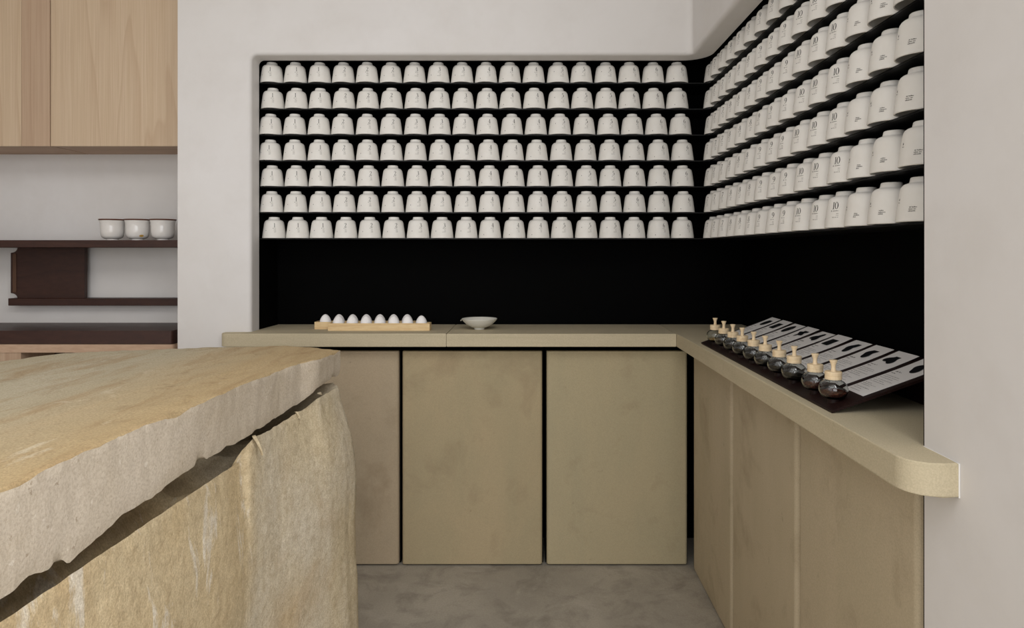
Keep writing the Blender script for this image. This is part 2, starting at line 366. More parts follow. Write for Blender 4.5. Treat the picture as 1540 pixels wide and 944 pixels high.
# ------------------------------------------------------------------ stone cabinets under the worktop
DD, XD = 2.6246, .6215
ZD0, ZD1 = .006, .826
def cabinet_back(x0, x1, label, stone='door_stone'):
    t = empty('stone_cabinet', ((x0+x1)/2, DD, 0)); h = (x1-x0)/2
    link('body', box('body', -h-.004, h+.004, .026, .245, .004, .846), 'black_paint', t)
    link('door', door_box('door', -h, h, 0, .024, ZD0, ZD1, 'y', .011, .004), stone, t)
    tag(t, label, 'cabinet', 'stone cabinets under the worktop')
cabinet_back(-1.050, -.5047, 'stone cabinet of the back run half hidden behind the boulder island', 'door_stone_pink')
cabinet_back(-.4915, .0473, 'brownish stone cabinet with dark smudges, middle of the back run')
cabinet_back(.0640, .6057, 'greenish beige stone cabinet of the back run beside the inner corner', 'door_stone_green')
def cabinet_right(y0, y1, label):
    t = empty('stone_cabinet', (XD, (y0+y1)/2, 0)); h = (y1-y0)/2
    link('body', box('body', .030, .262, -h-.001, h+.001, .004, .846), 'black_paint', t)
    link('door', door_box('door', 0, .028, -h, h, ZD0, ZD1+.012, 'x', .018, .004), 'side_door_stone', t)
    tag(t, label, 'cabinet', 'stone cabinets under the worktop')
cabinet_right(2.1085, 2.603, 'narrow looking stone cabinet of the right run, next to the inner corner')
cabinet_right(1.5925, 2.0995, 'middle stone cabinet of the right run below the tasting bottles')
cabinet_right(1.0905, 1.5835, 'nearest stone cabinet of the right run beside the white wall')

# ------------------------------------------------------------------ stone worktop
HC, TH = .9017, .0495
FY, FX = 2.5514, .5473                   # front edges of the two runs
wt = empty('stone_worktop', (0, 0, 0))
tag(wt, 'L-shaped beige sandstone worktop running round the inside corner of the niche', 'worktop')
def arcp(cx, cy, r, a0, a1, n=8): return [(cx+r*math.cos(a0+(a1-a0)*i/n), cy+r*math.sin(a0+(a1-a0)*i/n)) for i in range(n+1)]
def slab(pts, seamed=()):
    bm = bmesh.new()
    A = [bm.verts.new((x, y, HC-TH)) for x, y in pts]; B = [bm.verts.new((x, y, HC)) for x, y in pts]; n = len(pts)
    bm.faces.new(A[::-1]); bm.faces.new(B)
    for i in range(n): bm.faces.new((A[i], A[(i+1) % n], B[(i+1) % n], B[i]))
    ed = [e for e in bm.edges if abs(e.verts[0].co.z-e.verts[1].co.z) < 1e-6]
    bmesh.ops.bevel(bm, geom=ed, offset=.003, segments=2, profile=.5, affect='EDGES')
    me = finish(bm, 'slab', 30); me['wn'] = 1
    return me
SX = -.3125
gp = .0007
pts = arcp(-1.162+.03, FY+.03, .03, PI, 1.5*PI) + [(SX-gp, FY), (SX-gp, NB), (NL, NB), (NL, DF-.0005), (-1.162, DF-.0005)]
link('slab', slab(pts), 'worktop_stone', wt)
CX = FX
link('slab', slab([(SX+gp, FY), (CX-gp, FY), (CX-gp, NB), (SX+gp, NB)]), 'worktop_stone', wt)
SY = 1.938
link('slab', slab([(CX+gp, NB), (CX+gp, SY+gp), (NR, SY+gp), (NR, NB)]), 'worktop_stone', wt)
END = .982
pts = [(CX+gp, SY-gp)] + arcp(CX+gp+.046, END+.046, .046, PI, 1.5*PI) + [(XF-.0005, END), (XF-.0005, NEAR+.0045), (NR, NEAR+.0045), (NR, SY-gp)]
link('slab', slab(pts), 'worktop_stone', wt)
bm = bmesh.new()
add_box(bm, XF-.0022, XF-.0004, END-.0005, NEAR, HC-.001, HC+.0001); add_box(bm, XF-.002, XF-.0004, END-.0015, END, HC-TH, HC+.0001)  # thin white strip where the worktop meets the wall
tag(link('joint_strip', finish(bm, 'joint_strip'), 'white_joint', wt), 'thin white line')

# ------------------------------------------------------------------ shelves and numbered cups
Z0, RP = 1.2615, .1021
CB, CR = 2.720, .731                     # cup centre lines, back and right
ORD = ['bottom', 'second lowest', 'third lowest', 'middle', 'third highest', 'second highest', 'top']
for i in range(7):
    z = Z0+RP*i
    o = link('cup_shelf', box('cup_shelf', NL+.001, NR-.001, 0, NB-.001-CB+.028, -.004, 0), 'black_metal', None, (0, CB-.028, z-.0003))
    tag(o, 'thin black shelf under the %s row of cups on the back wall' % ORD[i], 'shelf', 'thin black cup shelves')
    o = link('cup_shelf', box('cup_shelf', 0, NR-.001-CR+.021, NEAR+.006, CB-.030, -.004, 0), 'black_metal', None, (CR-.021, 0, z-.0003))
    tag(o, 'thin black shelf under the %s row of cups on the right wall' % ORD[i], 'shelf', 'thin black cup shelves')

CUP = [(.0455, .0012), (.0450, .006), (.0437, .018), (.0418, .0314), (.0397, .047), (.0380, .0575), (.0362, .0640), (.0336, .0682), (.0300, .0710), (.0252, .0727), (.0226, .0735), (.0216, .0752), (.0208, .079), (.0201, .0825), (.0190, .0838)]
def cup_r(v):
    for (r0, z0), (r1, z1) in zip(CUP, CUP[1:]):
        if v <= z1: return r0+(r1-r0)*(max(v, z0)-z0)/(z1-z0)
    return CUP[-1][0]
cup_me = lathe('numbered_cup', [(.0442, 0)] + CUP + [(.0172, .0838), (.0165, .0812), (0, .0808)], 36, 35)
bm = bmesh.new(); bm.from_mesh(cup_me)
inner = lathe('t', [(.0442, 0), (.0425, .0012), (.0405, .018), (.0368, .047), (.0325, .062), (.0230, .0685), (0, .0695)], 36, 35)
bm.from_mesh(inner); bpy.data.meshes.remove(inner); bpy.data.meshes.remove(cup_me)
bmesh.ops.remove_doubles(bm, verts=bm.verts[:], dist=1e-5)
cup_me = finish(bm, 'numbered_cup', 35); cup_me.materials.append(M['cup_ceramic'])

DIG = {
 '1': [[(.25, 0, .12), (.25, 1, .12)], [(.26, .98, .04), (.10, .86, .035)], [(.08, .02, .04), (.42, .02, .04)]],
 '2': [[(.08, .74, .09), (.12, .9, .05), (.27, .98, .045), (.44, .88, .1), (.46, .70, .13), (.36, .48, .09), (.2, .24, .05), (.06, .04, .04)], [(.06, .05, .1), (.52, .05, .1)], [(.51, .04, .035), (.55, .2, .035)]],
 '3': [[(.08, .86, .07), (.22, .98, .04), (.41, .88, .1), (.40, .68, .1), (.2, .54, .04)], [(.2, .54, .04), (.42, .45, .1), (.46, .24, .13), (.3, .02, .05), (.12, .03, .05), (.04, .13, .09)]],
 '4': [[(.40, 0, .12), (.40, 1, .12)], [(.39, .98, .04), (.02, .31, .035)], [(.01, .3, .05), (.58, .3, .05)], [(.26, .02, .04), (.54, .02, .04)]],
 '5': [[(.12, .95, .1), (.46, .97, .09)], [(.13, .97, .04), (.1, .57, .035)], [(.1, .57, .035), (.28, .64, .05), (.45, .5, .12), (.46, .22, .13), (.28, .02, .05), (.1, .03, .06), (.04, .13, .09)]],
 '6': [[(.44, .99, .035), (.2, .84, .07), (.07, .55, .11), (.07, .3, .13), (.15, .07, .07), (.28, .015, .04), (.43, .12, .1), (.47, .3, .12), (.42, .5, .08), (.28, .58, .04), (.12, .45, .05)]],
 '7': [[(.03, .94, .11), (.52, .95, .1)], [(.04, .97, .035), (.02, .78, .035)], [(.5, .97, .04), (.35, .58, .08), (.2, 0, .13)]],
}
def ell(cx, cy, rx, ry, thin, thick, n=14):
    return [(cx+rx*math.cos(2*PI*i/n), cy+ry*math.sin(2*PI*i/n), thin+(thick-thin)*abs(math.cos(2*PI*i/n))**1.5) for i in range(n+1)]
DIG['8'] = [ell(.27, .75, .15, .23, .04, .09), ell(.27, .26, .2, .25, .045, .11)]
DIG['9'] = [[(.54-x, 1-y, w_) for x, y, w_ in DIG['6'][0]]]
DIG['0'] = [ell(.29, .5, .22, .48, .04, .13)]

class Print:
    """flat print wrapped on the cup wall: u = arc length right of centre, v = height"""
    def __init__(s): s.bm = bmesh.new(); s.off = .00025
    def pt(s, u, v):
        r = cup_r(v)+s.off; a = u/.0415
        return s.bm.verts.new((r*math.sin(a), -r*math.cos(a), v))
    def stroke(s, pts):
        P_ = crom(pts, 4); L = []; Rr = []
        for i, (x, y, w_) in enumerate(P_):
            q = P_[min(i+1, len(P_)-1)]; p_ = P_[max(i-1, 0)]
            dx, dy = q[0]-p_[0], q[1]-p_[1]; d = math.hypot(dx, dy) or 1
            L.append(s.pt(x-dy/d*w_/2, y+dx/d*w_/2)); Rr.append(s.pt(x+dy/d*w_/2, y-dx/d*w_/2))
        for i in range(len(P_)-1): s.bm.faces.new((L[i], Rr[i], Rr[i+1], L[i+1]))
    def number(s, txt, u, v, h):
        for ch in txt:
            for st in DIG[ch]: s.stroke([(u+x*h, v+y*h, w_*h) for x, y, w_ in st])
            u += h*(.44 if ch == '1' else .58)
    def line(s, u0, u1, v, h):
        """a row of unreadably small letters"""
        u = u0
        while u < u1:
            w_ = h*random.uniform(.18, .42)
            if random.random() < .10: u += h*.55; continue
            hh = h*random.choice((.6, .6, .7, 1.0))
            a = (s.pt(u, v), s.pt(u+w_, v), s.pt(u+w_, v+hh), s.pt(u, v+hh)); s.bm.faces.new(a); u += w_+h*.14
    def drop(s, u, v, h):
        n = 10; c_ = [s.pt(u+.3*h*math.sin(2*PI*i/n)*(1 if math.cos(2*PI*i/n) < .3 else .6), v-.5*h*math.cos(2*PI*i/n)*-1) for i in range(n)]
        s.bm.faces.new(c_)
    def done(s, name, m_):
        me = finish(s.bm, name); me.materials.append(M[m_]); return me
PR = {}
DOTV = {1: .030, 2: .026, 3: .028, 4: .014, 5: .042, 6: .013, 7: .020, 8: .016, 9: .030, 10: .022}
for n_ in range(1, 11):
    s_ = Print(); h = .0162; wd = h*(.5 if n_ < 10 else 1.0)
    s_.number(str(n_), .0135-wd/2, .0425, h); num = s_.done('number_print', 'ink')
    s_ = Print(); right = .0135+wd/2+.001
    s_.drop(.0135-wd/2-.001, .0385, .0036); ic = s_.done('symbol_print', 'ink')
    s_ = Print(); s_.drop(-.021, DOTV[n_], .0040); ic2 = s_.done('mark_print', 'ink')
    s_ = Print(); s_.line(.0135-wd/2+.0025, right, .0375, .0021)
    ln = [.006, .005, .014] if n_ in (9, 10, 5, 3) else [.008, .006, .0075]
    for q, L_ in enumerate(ln): s_.line(right-L_, right, .0312-.0042*q, .0018)
    PR[n_] = [('number_print', num), ('symbol_print', ic), ('mark_print', ic2), ('text_print', s_.done('text_print', 'soft_ink'))]
for q, widths in enumerate(((.012, .010, .010), (.008, .011, .007), (.006, .010, .005))):
    s_ = Print(); s_.drop(-.008, .042, .0050)
    sy = s_.done('symbol_print', 'ink')
    s_ = Print(); s_.line(-.0105, -.0045, .0355, .0019)
    for j, L_ in enumerate(widths): s_.line(.0185-.0006*j, .0185+L_*1.1, .0258-.0036*j, .0023)
    PR['plain%d' % q] = [('symbol_print', sy), ('text_print', s_.done('text_print', 'mid_ink'))]
def place_cup(x, y, z, rz, key, label, group):
    o = link('numbered_cup', cup_me, None, None, (x, y, z), rz)
    tag(o, label, 'cup', group)
    for nm, me in PR[key]:
        q = link(nm, me, None, o)
        if nm == 'text_print': q['kind'] = 'stuff'
WORD = ['', 'one', 'two', 'three', 'four', 'five', 'six', 'seven', 'eight', 'nine', 'ten']
WHICH = ['left', 'middle', 'right']
st_px = [391.4, 392.9, 389.8, 389.5, 391.7, 391.4, 394.4]; en_px = [1035.3, 1035.6, 1040.5, 1043.3, 1044.2, 1044.8, 1043.6]
for i in range(7):                      # i = 0 is the bottom row
    a, b = st_px[6-i]+17.6, en_px[6-i]-17.6
    for j in range(18):
        px_ = a+(b-a)*j/17+random.uniform(-.35, .35)
        x = (px_-797)*CB/1027; n_ = j//3+1
        place_cup(x, CB+random.uniform(-.002, .002), Z0+RP*i, random.uniform(-.16, .12), n_,
                  'white cup numbered %s, %s of its three, on the %s back wall shelf' % (WORD[n_], WHICH[j % 3], ORD[i]), 'numbered cups on the back wall')
NEARW = ['nearest the white wall edge', 'second from the white wall edge', 'third from the white wall edge']
THREE = ['nearest', 'middle', 'farthest']
for i in range(7):
    off = random.uniform(-.012, .012); last = None
    for k_ in range(15):
        y = 1.275+.1012*k_+off*(1-k_/16)+random.uniform(-.0035, .0035)
        n_ = {0: 10, 1: 9, 2: 8, 3: 7}.get((k_-3)//3) if k_ >= 3 else None
        if n_: key, lab = n_, 'white cup numbered %s, %s of its three, on the %s right wall shelf' % (WORD[n_], THREE[(k_-3) % 3], ORD[i])
        else: key, lab = 'plain%d' % k_, 'white unnumbered cup, %s, on the %s right shelf' % (NEARW[k_], ORD[i])
        place_cup(CR+random.uniform(-.002, .002), y, Z0+RP*i, -PI/2+.13+random.uniform(-.12, .12), key, lab, 'numbered cups on the right wall')
    if off > -.004:
        place_cup(CR, 1.174+off*.3, Z0+RP*i, -PI/2+.1, 'plain0', 'white cup almost hidden behind the white wall edge, %s right shelf' % ORD[i], 'numbered cups on the right wall')

# ------------------------------------------------------------------ island: boulder base and rough slab
TOPZ = E-.270
def dens(pts, step=.012):
    """resample a closed polyline (tuples) evenly; first two entries are plan x,y"""
    out = []
    for p_, q in zip(pts, pts[1:]+pts[:1]):
        L = math.hypot(q[0]-p_[0], q[1]-p_[1]); n = max(1, int(round(L/step)))
        for i in range(n): out.append(tuple(a+(b-a)*i/n for a, b in zip(p_, q)))
    return out
def normals(pts):
    n = len(pts); out = []
    for i in range(n):
        a, b = pts[(i-2) % n], pts[(i+2) % n]; dx, dy = b[0]-a[0], b[1]-a[1]; d = math.hypot(dx, dy)
        out.append((dy/d, -dx/d))
    return out
def straight(P_, Nn, y0, y1):
    return [((1.0, 0.0) if (y0 < p_[1] < y1 and p_[0] > -.68) else nn) for p_, nn in zip(P_, Nn)]
# slab outline: plan x, plan y, depth of its lower edge under the eye, top lowering
SL = [(-.603, .771, .404), (-.604, .827, .392), (-.606, .898, .411), (-.606, .923, .409), (-.605, 1.017, .391), (-.601, 1.096, .392), (-.598, 1.144, .384), (-.595, 1.223, .382), (-.594, 1.272, .381), (-.592, 1.365, .388), (-.588, 1.443, .386), (-.578, 1.577, .379), (-.562, 1.672, .370), (-.541, 1.715, .352), (-.536, 1.735, .345), (-.525, 1.888, .339),
      (-.600, 1.945, .345), (-.710, 1.985, .36), (-.94, 1.944, .37), (-1.10, 1.892, .38), (-1.25, 1.842, .38), (-1.32, 1.675, .39), (-1.36, 1.30, .39), (-1.34, .80, .39), (-1.28, .25, .39), (-.90, .18, .39), (-.63, .22, .39), (-.602, .45, .40)]
P_ = dens(SL, .006); Nn = straight(P_, normals(P_), .3, 1.87); n = len(P_)
def nz(x, y, z, f, seed=0): return noise.noise(Vector((x*f+seed, y*f+seed*1.7, z*f-seed)))
bm = bmesh.new(); rings = []
cx, cy = -.95, 1.08
def topz(x, y): return TOPZ + .0022*nz(x*1.0, y*.35, 0, 16, 3) + .0016*nz(x, y*.5, 0, 45, 5)
for s_ in (.0, .25, .5, .7, .82, .9, .95, .975, .99):
    rings.append([bm.verts.new((cx+(p_[0]-cx)*s_, cy+(p_[1]-cy)*s_, topz(cx+(p_[0]-cx)*s_, cy+(p_[1]-cy)*s_))) for p_ in P_] if s_ > 0 else [bm.verts.new((cx, cy, TOPZ))])
LV = 8
for li in range(LV+1):
    t = li/LV; ring = []
    for i, p_ in enumerate(P_):
        zt = topz(p_[0], p_[1]) - (.002+.008*max(0, nz(p_[0], p_[1], 0, 16, 9))+.0022*abs(nz(p_[0], p_[1], 0, 60, 11)))
        chip = max(0, nz(p_[0], p_[1], 0, 20, 4)-.18)*.030
        zb = E-p_[2] + .0015 + .0055*(abs(nz(p_[0], p_[1], 0, 15, 2))-.25) + .0014*nz(p_[0], p_[1], 0, 75, 4) + chip
        z = zt+(zb-zt)*t
        o = .0015*nz(p_[0], p_[1], z, 9, 1) + .0015*nz(p_[0], p_[1], z, 40, 6) + .001*nz(p_[0], p_[1], z, 110, 3) - .003*max(0, t-.85)/.15
        ring.append(bm.verts.new((p_[0]+Nn[i][0]*o, p_[1]+Nn[i][1]*o, z)))
    rings.append(ring)
under = []
for s_ in (.97, .9, .6):
    under.append([bm.verts.new((cx+(p_[0]-cx)*s_, cy+(p_[1]-cy)*s_, E-p_[2]+.005 if s_ > .8 else E-.398)) for p_ in P_])
for i in range(n):
    j = (i+1) % n
    bm.faces.new((rings[0][0], rings[1][i], rings[1][j]))
nside0 = 9
for ri in range(1, len(rings)-1):
    for i in range(n):
        j = (i+1) % n
        f = bm.faces.new((rings[ri][i], rings[ri+1][i], rings[ri+1][j], rings[ri][j]))
        if ri >= nside0: f.material_index = 1
allu = [rings[-1]] + under
for A, B in zip(allu, allu[1:]):
    for i in range(n):
        j = (i+1) % n; f = bm.faces.new((A[i], B[i], B[j], A[j])); f.material_index = 1
f = bm.faces.new(under[-1]); f.material_index = 1
me = finish(bm, 'island_slab', 50); me.materials.append(M['slab_top_stone']); me.materials.append(M['slab_side_stone'])
tag(link('island_slab', me), 'thick rough-edged sandstone slab lying on top of the boulder in the foreground', 'stone slab')

# boulder: plan x, plan y, depth of its top edge under the eye, swell of the face below
BL = [(-.605, .77, .4240, .018), (-.605, 1.10, .429, .018), (-.604, 1.40, .435, .020), (-.602, 1.424, .435, .024), (-.590, 1.432, .404, .030), (-.586, 1.446, .397, .030), (-.585, 1.458, .394, .030), (-.583, 1.51, .398, .028), (-.579, 1.575, .3975, .028), (-.565, 1.645, .3895, .030), (-.552, 1.69, .384, .034), (-.535, 1.728, .369, .036), (-.526, 1.82, .367, .042), (-.521, 1.858, .364, .046),
      (-.545, 1.895, .3616, .046), (-.62, 1.925, .375, .03), (-.80, 1.945, .385, .02), (-1.03, 1.87, .395, .02), (-1.2, 1.7, .4, .02), (-1.26, 1.3, .4, .02), (-1.24, .8, .4, .02), (-1.18, .32, .4, .02), (-.88, .27, .42, .02), (-.63, .30, .425, .015), (-.607, .5, .424, .015)]
P_ = dens(BL, .008); Nn = straight(P_, normals(P_), .35, 1.835); n = len(P_)
bm = bmesh.new(); rings = []; cx, cy = -.92, 1.10; NLV = 34
def swell(d):                            # d = distance below the top edge
    pts_ = [(0, 0), (.04, .15), (.13, .72), (.18, .9), (.24, 1.0), (.47, 1.04), (.6, 1.15), (.85, 1.2)]
    for (a, b), (c_, e_) in zip(pts_, pts_[1:]):
        if d <= c_: return b+(e_-b)*(d-a)/(c_-a)
    return 1.2
DIP = {.45: None, .66: -.085, .78: -.085, .86: -.070, .91: -.045, .945: -.022, .97: -.007, .99: -.0005}
for s_ in (.45, .66, .78, .86, .91, .945, .97, .99):
    rings.append([bm.verts.new((cx+(p_[0]-cx)*s_, cy+(p_[1]-cy)*s_, (E-p_[2]-.001+DIP[s_]+.0012*nz(p_[0]*s_, p_[1]*s_, 0, 20, 8)) if DIP[s_] is not None else E-.4)) for p_ in P_])
def xlow(y):
    q = [(.3, -.600), (1.40, -.588), (1.46, -.580), (1.55, -.562), (1.65, -.532), (1.75, -.497), (1.80, -.484), (1.90, -.474)]
    for (a, b), (c_, e_) in zip(q, q[1:]):
        if y <= c_: return b+(e_-b)*(y-a)/(c_-a)
    return q[-1][1]
for li in range(NLV+1):
    t = (li/NLV)**1.25; ring = []
    for i, p_ in enumerate(P_):
        zt = E-p_[2] + .0015*nz(p_[0], p_[1], 0, 40, 2) + (.003*nz(p_[0], p_[1], 0, 60, 12) if p_[1] > 1.36 else 0)
        z = zt*(1-t); d = zt-z
        o = (p_[3]*swell(d) if not (.35 < p_[1] < 1.835 and p_[0] > -.7) else (xlow(p_[1])-p_[0])*min(1.25, swell(d))) + .005*nz(p_[0], p_[1]*1.0, z*.7, 5, 1)*min(1, d/.1) + .0025*nz(p_[0], p_[1], z*.8, 14, 3)*min(1, d/.05) + .0016*nz(p_[0], p_[1], z, 45, 7)*min(1, d/.02)
        if li == 0: o -= .002
        ring.append(bm.verts.new((p_[0]+Nn[i][0]*o, p_[1]+Nn[i][1]*o, z)))
    rings.append(ring)
bm.faces.new(rings[0][::-1])
for A, B in zip(rings, rings[1:]):
    for i in range(n):
        j = (i+1) % n; bm.faces.new((A[i], B[i], B[j], A[j]))
bm.faces.new(rings[-1])
boulder = tag(link('boulder_base', finish(bm, 'boulder_base', 60), 'boulder_stone'), 'rugged ochre sandstone boulder carrying the slab of the island', 'boulder')
# peeled flakes and packing chips along the joint
def flake(name, base, tip, wid, curl):
    bm = bmesh.new(); rows = []
    for i in range(7):
        t = i/6; c_ = Vector(base).lerp(Vector(tip), t) + Vector((curl*math.sin(PI*t*.6), 0, 0)); wv = wid*(1-t)**.7+.0006
        rows.append([bm.verts.new(c_+Vector((0, -wv, 0))), bm.verts.new(c_+Vector((.003*(1-t)+.0012, 0, 0))), bm.verts.new(c_+Vector((0, wv, 0))), bm.verts.new(c_+Vector((-.004, 0, 0)))])
    for A, B in zip(rows, rows[1:]):
        for i in range(4): bm.faces.new((A[i], A[(i+1) % 4], B[(i+1) % 4], B[i]))
    bm.faces.new(rows[0]); bm.faces.new(rows[-1])
    return link(name, finish(bm, name, 40), 'boulder_stone', boulder)
flake('stone_flake', (-.585, 1.447, E-.3885), (-.570, 1.443, E-.428), .0075, .006)
flake('stone_flake', (-.564, 1.648, E-.384), (-.557, 1.648, E-.400), .003, .002)
flake('stone_flake', (-.536, 1.735, E-.356), (-.534, 1.752, E-.3655), .012, .001)

# ------------------------------------------------------------------ egg trays, eggs, pouring bowl
TW, TL, THt = .049, .3945, .029
def egg_tray(x0, y0, label):
    t = empty('egg_tray', (x0+TL/2, y0+TW/2, HC)); h, d = TL/2, TW/2
    link('front_panel', box('front_panel', -h, h, -d, -d+.002, 0, THt), 'pine', t)
    link('back_panel', box('back_panel', -h, h, d-.002, d, 0, THt), 'pine', t)
    link('end_panel', box('end_panel', -h, -h+.006, -d+.002, d-.002, 0, THt), 'pine', t)
    link('end_panel', box('end_panel', h-.006, h, -d+.002, d-.002, 0, THt), 'pine', t)
    link('base', box('base', -h+.006, h-.006, -d+.002, d-.002, 0, .003), 'pine', t)
    tag(t, label, 'tray', 'pine egg trays')
FYT, BYT = 2.646, 2.697
egg_tray((493-797)*FYT/1027, FYT, 'front pine tray holding white eggs on the back worktop')
egg_tray((473-797)*BYT/1027, BYT, 'rear pine tray of white eggs, poking out left of the front one')
ep = []
for i in range(15):
    a = PI*i/14; z = .027-.027*math.cos(a); r = .0218*math.sin(a)*(1+.22*math.cos(a)); ep.append((max(r, 0), z))
egg_me = lathe('egg', ep, 24, 60); egg_me.materials.append(M['eggshell'])
NTH = ['first', 'second', 'third', 'fourth', 'fifth', 'sixth', 'seventh']
for j in range(7):
    yc = FYT+TW/2
    o = link('egg', egg_me, None, None, ((509+20.8*j-797)*yc/1027, yc, HC+.003), random.uniform(0, 6))
    tag(o, 'white egg, %s from the left in the front pine tray' % NTH[j], 'egg', 'white eggs in pine trays')
    yc = BYT+TW/2
    o = link('egg', egg_me, None, None, ((489.5+20.5*j-797)*yc/1027, yc, HC+.0035), random.uniform(0, 6))
    tag(o, 'white egg, %s from the left in the rear pine tray' % NTH[j], 'egg', 'white eggs in pine trays')
b_ = tag(empty('pouring_bowl', ((721-797)*2.70/1027, 2.70, HC)), 'shallow off-white ceramic pouring bowl with a small lip at its left', 'bowl')
link('bowl', lathe('bowl', [(.0, .0062), (.020, .0062), (.034, .0095), (.052, .0205), (.0645, .033), (.0705, .0415), (.0698, .0425), (.0685, .0420), (.062, .034), (.050, .024), (.032, .0135), (.018, .010), (0, .0098)], 40, 50), 'bowl_glaze', b_)
link('foot', lathe('foot', [(.0, .0), (.0205, 0), (.0212, .003), (.0200, .0075), (0, .0075)], 32, 40), 'bowl_glaze', b_)
bm = bmesh.new(); rows = []
for i in range(5):
    t = i/4; x = -.062-.0125*t; z = .040-.001*t-.006*t*t; hw = .011*(1-.55*t)
    rows.append([bm.verts.new((x, -hw, z+.003)), bm.verts.new((x, -hw*.4, z-.002)), bm.verts.new((x, hw*.4, z-.002)), bm.verts.new((x, hw, z+.003)), bm.verts.new((x, hw*.4, z)), bm.verts.new((x, -hw*.4, z))])
for A, B in zip(rows, rows[1:]):
    for i in range(6): bm.faces.new((A[i], A[(i+1) % 6], B[(i+1) % 6], B[i]))
bm.faces.new(rows[0]); bm.faces.new(rows[-1])
link('spout', finish(bm, 'spout', 60), 'bowl_glaze', b_)

# ------------------------------------------------------------------ tasting board: cards and scent bottles
SLOPE = math.atan(.352); XB = .568; Y0B, Y1B = 1.288, 2.268
bt = .005
bd = tag(empty('tasting_board', (XB, 0, HC)), 'dark brown sloping display board on the right worktop carrying bottles and cards', 'display board')
L = .2495
bm = bmesh.new(); add_box(bm, 0, L, Y0B, Y1B, 0, bt)
for v in bm.verts: x, z = v.co.x, v.co.z; v.co.x = x*math.cos(SLOPE)-z*math.sin(SLOPE)+.0017; v.co.z = x*math.sin(SLOPE)+z*math.cos(SLOPE)
link('panel', finish(bm, 'panel'), 'dark_board', bd)
def slope_z(x): return (x-.0017)*math.tan(SLOPE)+bt/math.cos(SLOPE)      # top of board, x from XB
bm = bmesh.new(); add_box(bm, .215, .225, Y0B+.03, Y1B-.03, 0, .0735)
link('rear_support', finish(bm, 'rear_support'), 'dark_board', bd)
bott_px = [1075.5, 1088.4, 1102.2, 1116.4, 1133.5, 1151, 1172, 1194.3, 1226, 1253.2]
BX = .592
body_prof = [(.0001, .0), (.013, 0), (.0185, .0018), (.0240, .0075), (.0272, .0155), (.0272, .0215), (.0248, .0285), (.0195, .0338), (.0150, .0362), (.0140, .0385), (.0140, .0440)]
inn = [(r-.0013, z) for r, z in body_prof[::-1][:-3]] + [(.0170, .0042), (.0120, .0028), (.0001, .0028)]
glass_me = lathe('glass_body', [(0, 0)]+body_prof[1:]+inn[:-1]+[(0, .0028)], 36, 50); glass_me.materials.append(M['clear_glass'])
collar_me = lathe('wooden_collar', [(0, .0375), (.0120, .0375), (.0150, .0378), (.0157, .0385), (.0157, .0440), (.0150, .0446), (.0150, .0450), (.0157, .0456), (.0160, .0520), (.0152, .0532), (.0, .0532)], 28, 35)
collar_me.materials.append(M['turned_wood'])
knob_me = lathe('stopper_knob', [(0, .0530), (.0052, .0530), (.0045, .0565), (.0040, .0610), (.0044, .0655), (.0062, .0705), (.0076, .0738), (.0074, .0752), (0, .0756)], 20, 35)
knob_me.materials.append(M['turned_wood'])
ROWN = ['first', 'second', 'third', 'fourth', 'fifth', 'sixth', 'seventh', 'eighth', 'ninth', 'tenth']
WHAT = ['pale chips', 'dark leaves', 'dark leaves', 'dark leaves', 'dark leaves', 'dark leaves', 'dark leaves', 'greenish leaves', 'brown leaves', 'reddish leaves']
bz = HC+slope_z(BX+.0135-XB)+.0006
ys = []
for j, px_ in enumerate(bott_px):
    y = 1027*BX/(px_-797); ys.append(y)
    t = empty('scent_bottle', (BX, y, bz))
    link('glass_body', glass_me, None, t); col_ = link('wooden_collar', collar_me, None, t)
    k_ = link('stopper_knob', knob_me, None, col_, (random.uniform(-.0004, .0004), 0, 0), random.uniform(0, 6))
    f_ = [.0105, .013, .013, .014, .014, .013, .014, .013, .014, .0155][j]
    pr = [(0, .0031), (.0115, .0031), (.0163, .0044), (.0222, .0082), (.0238, f_-.001), (.015, f_+.001), (.006, f_+.0025), (0, f_+.0015)]
    if f_ < .011: pr = [(0, .0031), (.0115, .0031), (.0163, .0044), (.021, .0080), (.012, f_), (.006, f_+.002), (0, f_+.0015)]
    link('tea_leaves', lathe('tea_leaves', pr, 24, 60), 'pale_leaves' if j == 0 else ('red_leaves' if j >= 8 else 'tea_leaves'), t)
    tag(t, '%s glass bottle from the far end, wooden stopper, %s inside' % (ROWN[j], WHAT[j]), 'bottle', 'stoppered glass bottles on the tasting board')
# levelling pads of the bottles belong to the board
for y in ys:
    bm = bmesh.new(); nseg = 20; rA = []; rB = []
    for i in range(nseg):
        a = 2*PI*i/nseg; x = (BX-XB)+.0105*math.cos(a); yy = y+.0105*math.sin(a)
        rA.append(bm.verts.new((x, yy, slope_z(x)-.0045))); rB.append(bm.verts.new((x, yy, bz-HC-.0002)))
    bm.faces.new(rA[::-1]); bm.faces.new(rB)
    for i in range(nseg): bm.faces.new((rA[i], rA[(i+1) % nseg], rB[(i+1) % nseg], rB[i]))
    link('bottle_pad', finish(bm, 'bottle_pad'), 'dark_board', bd)
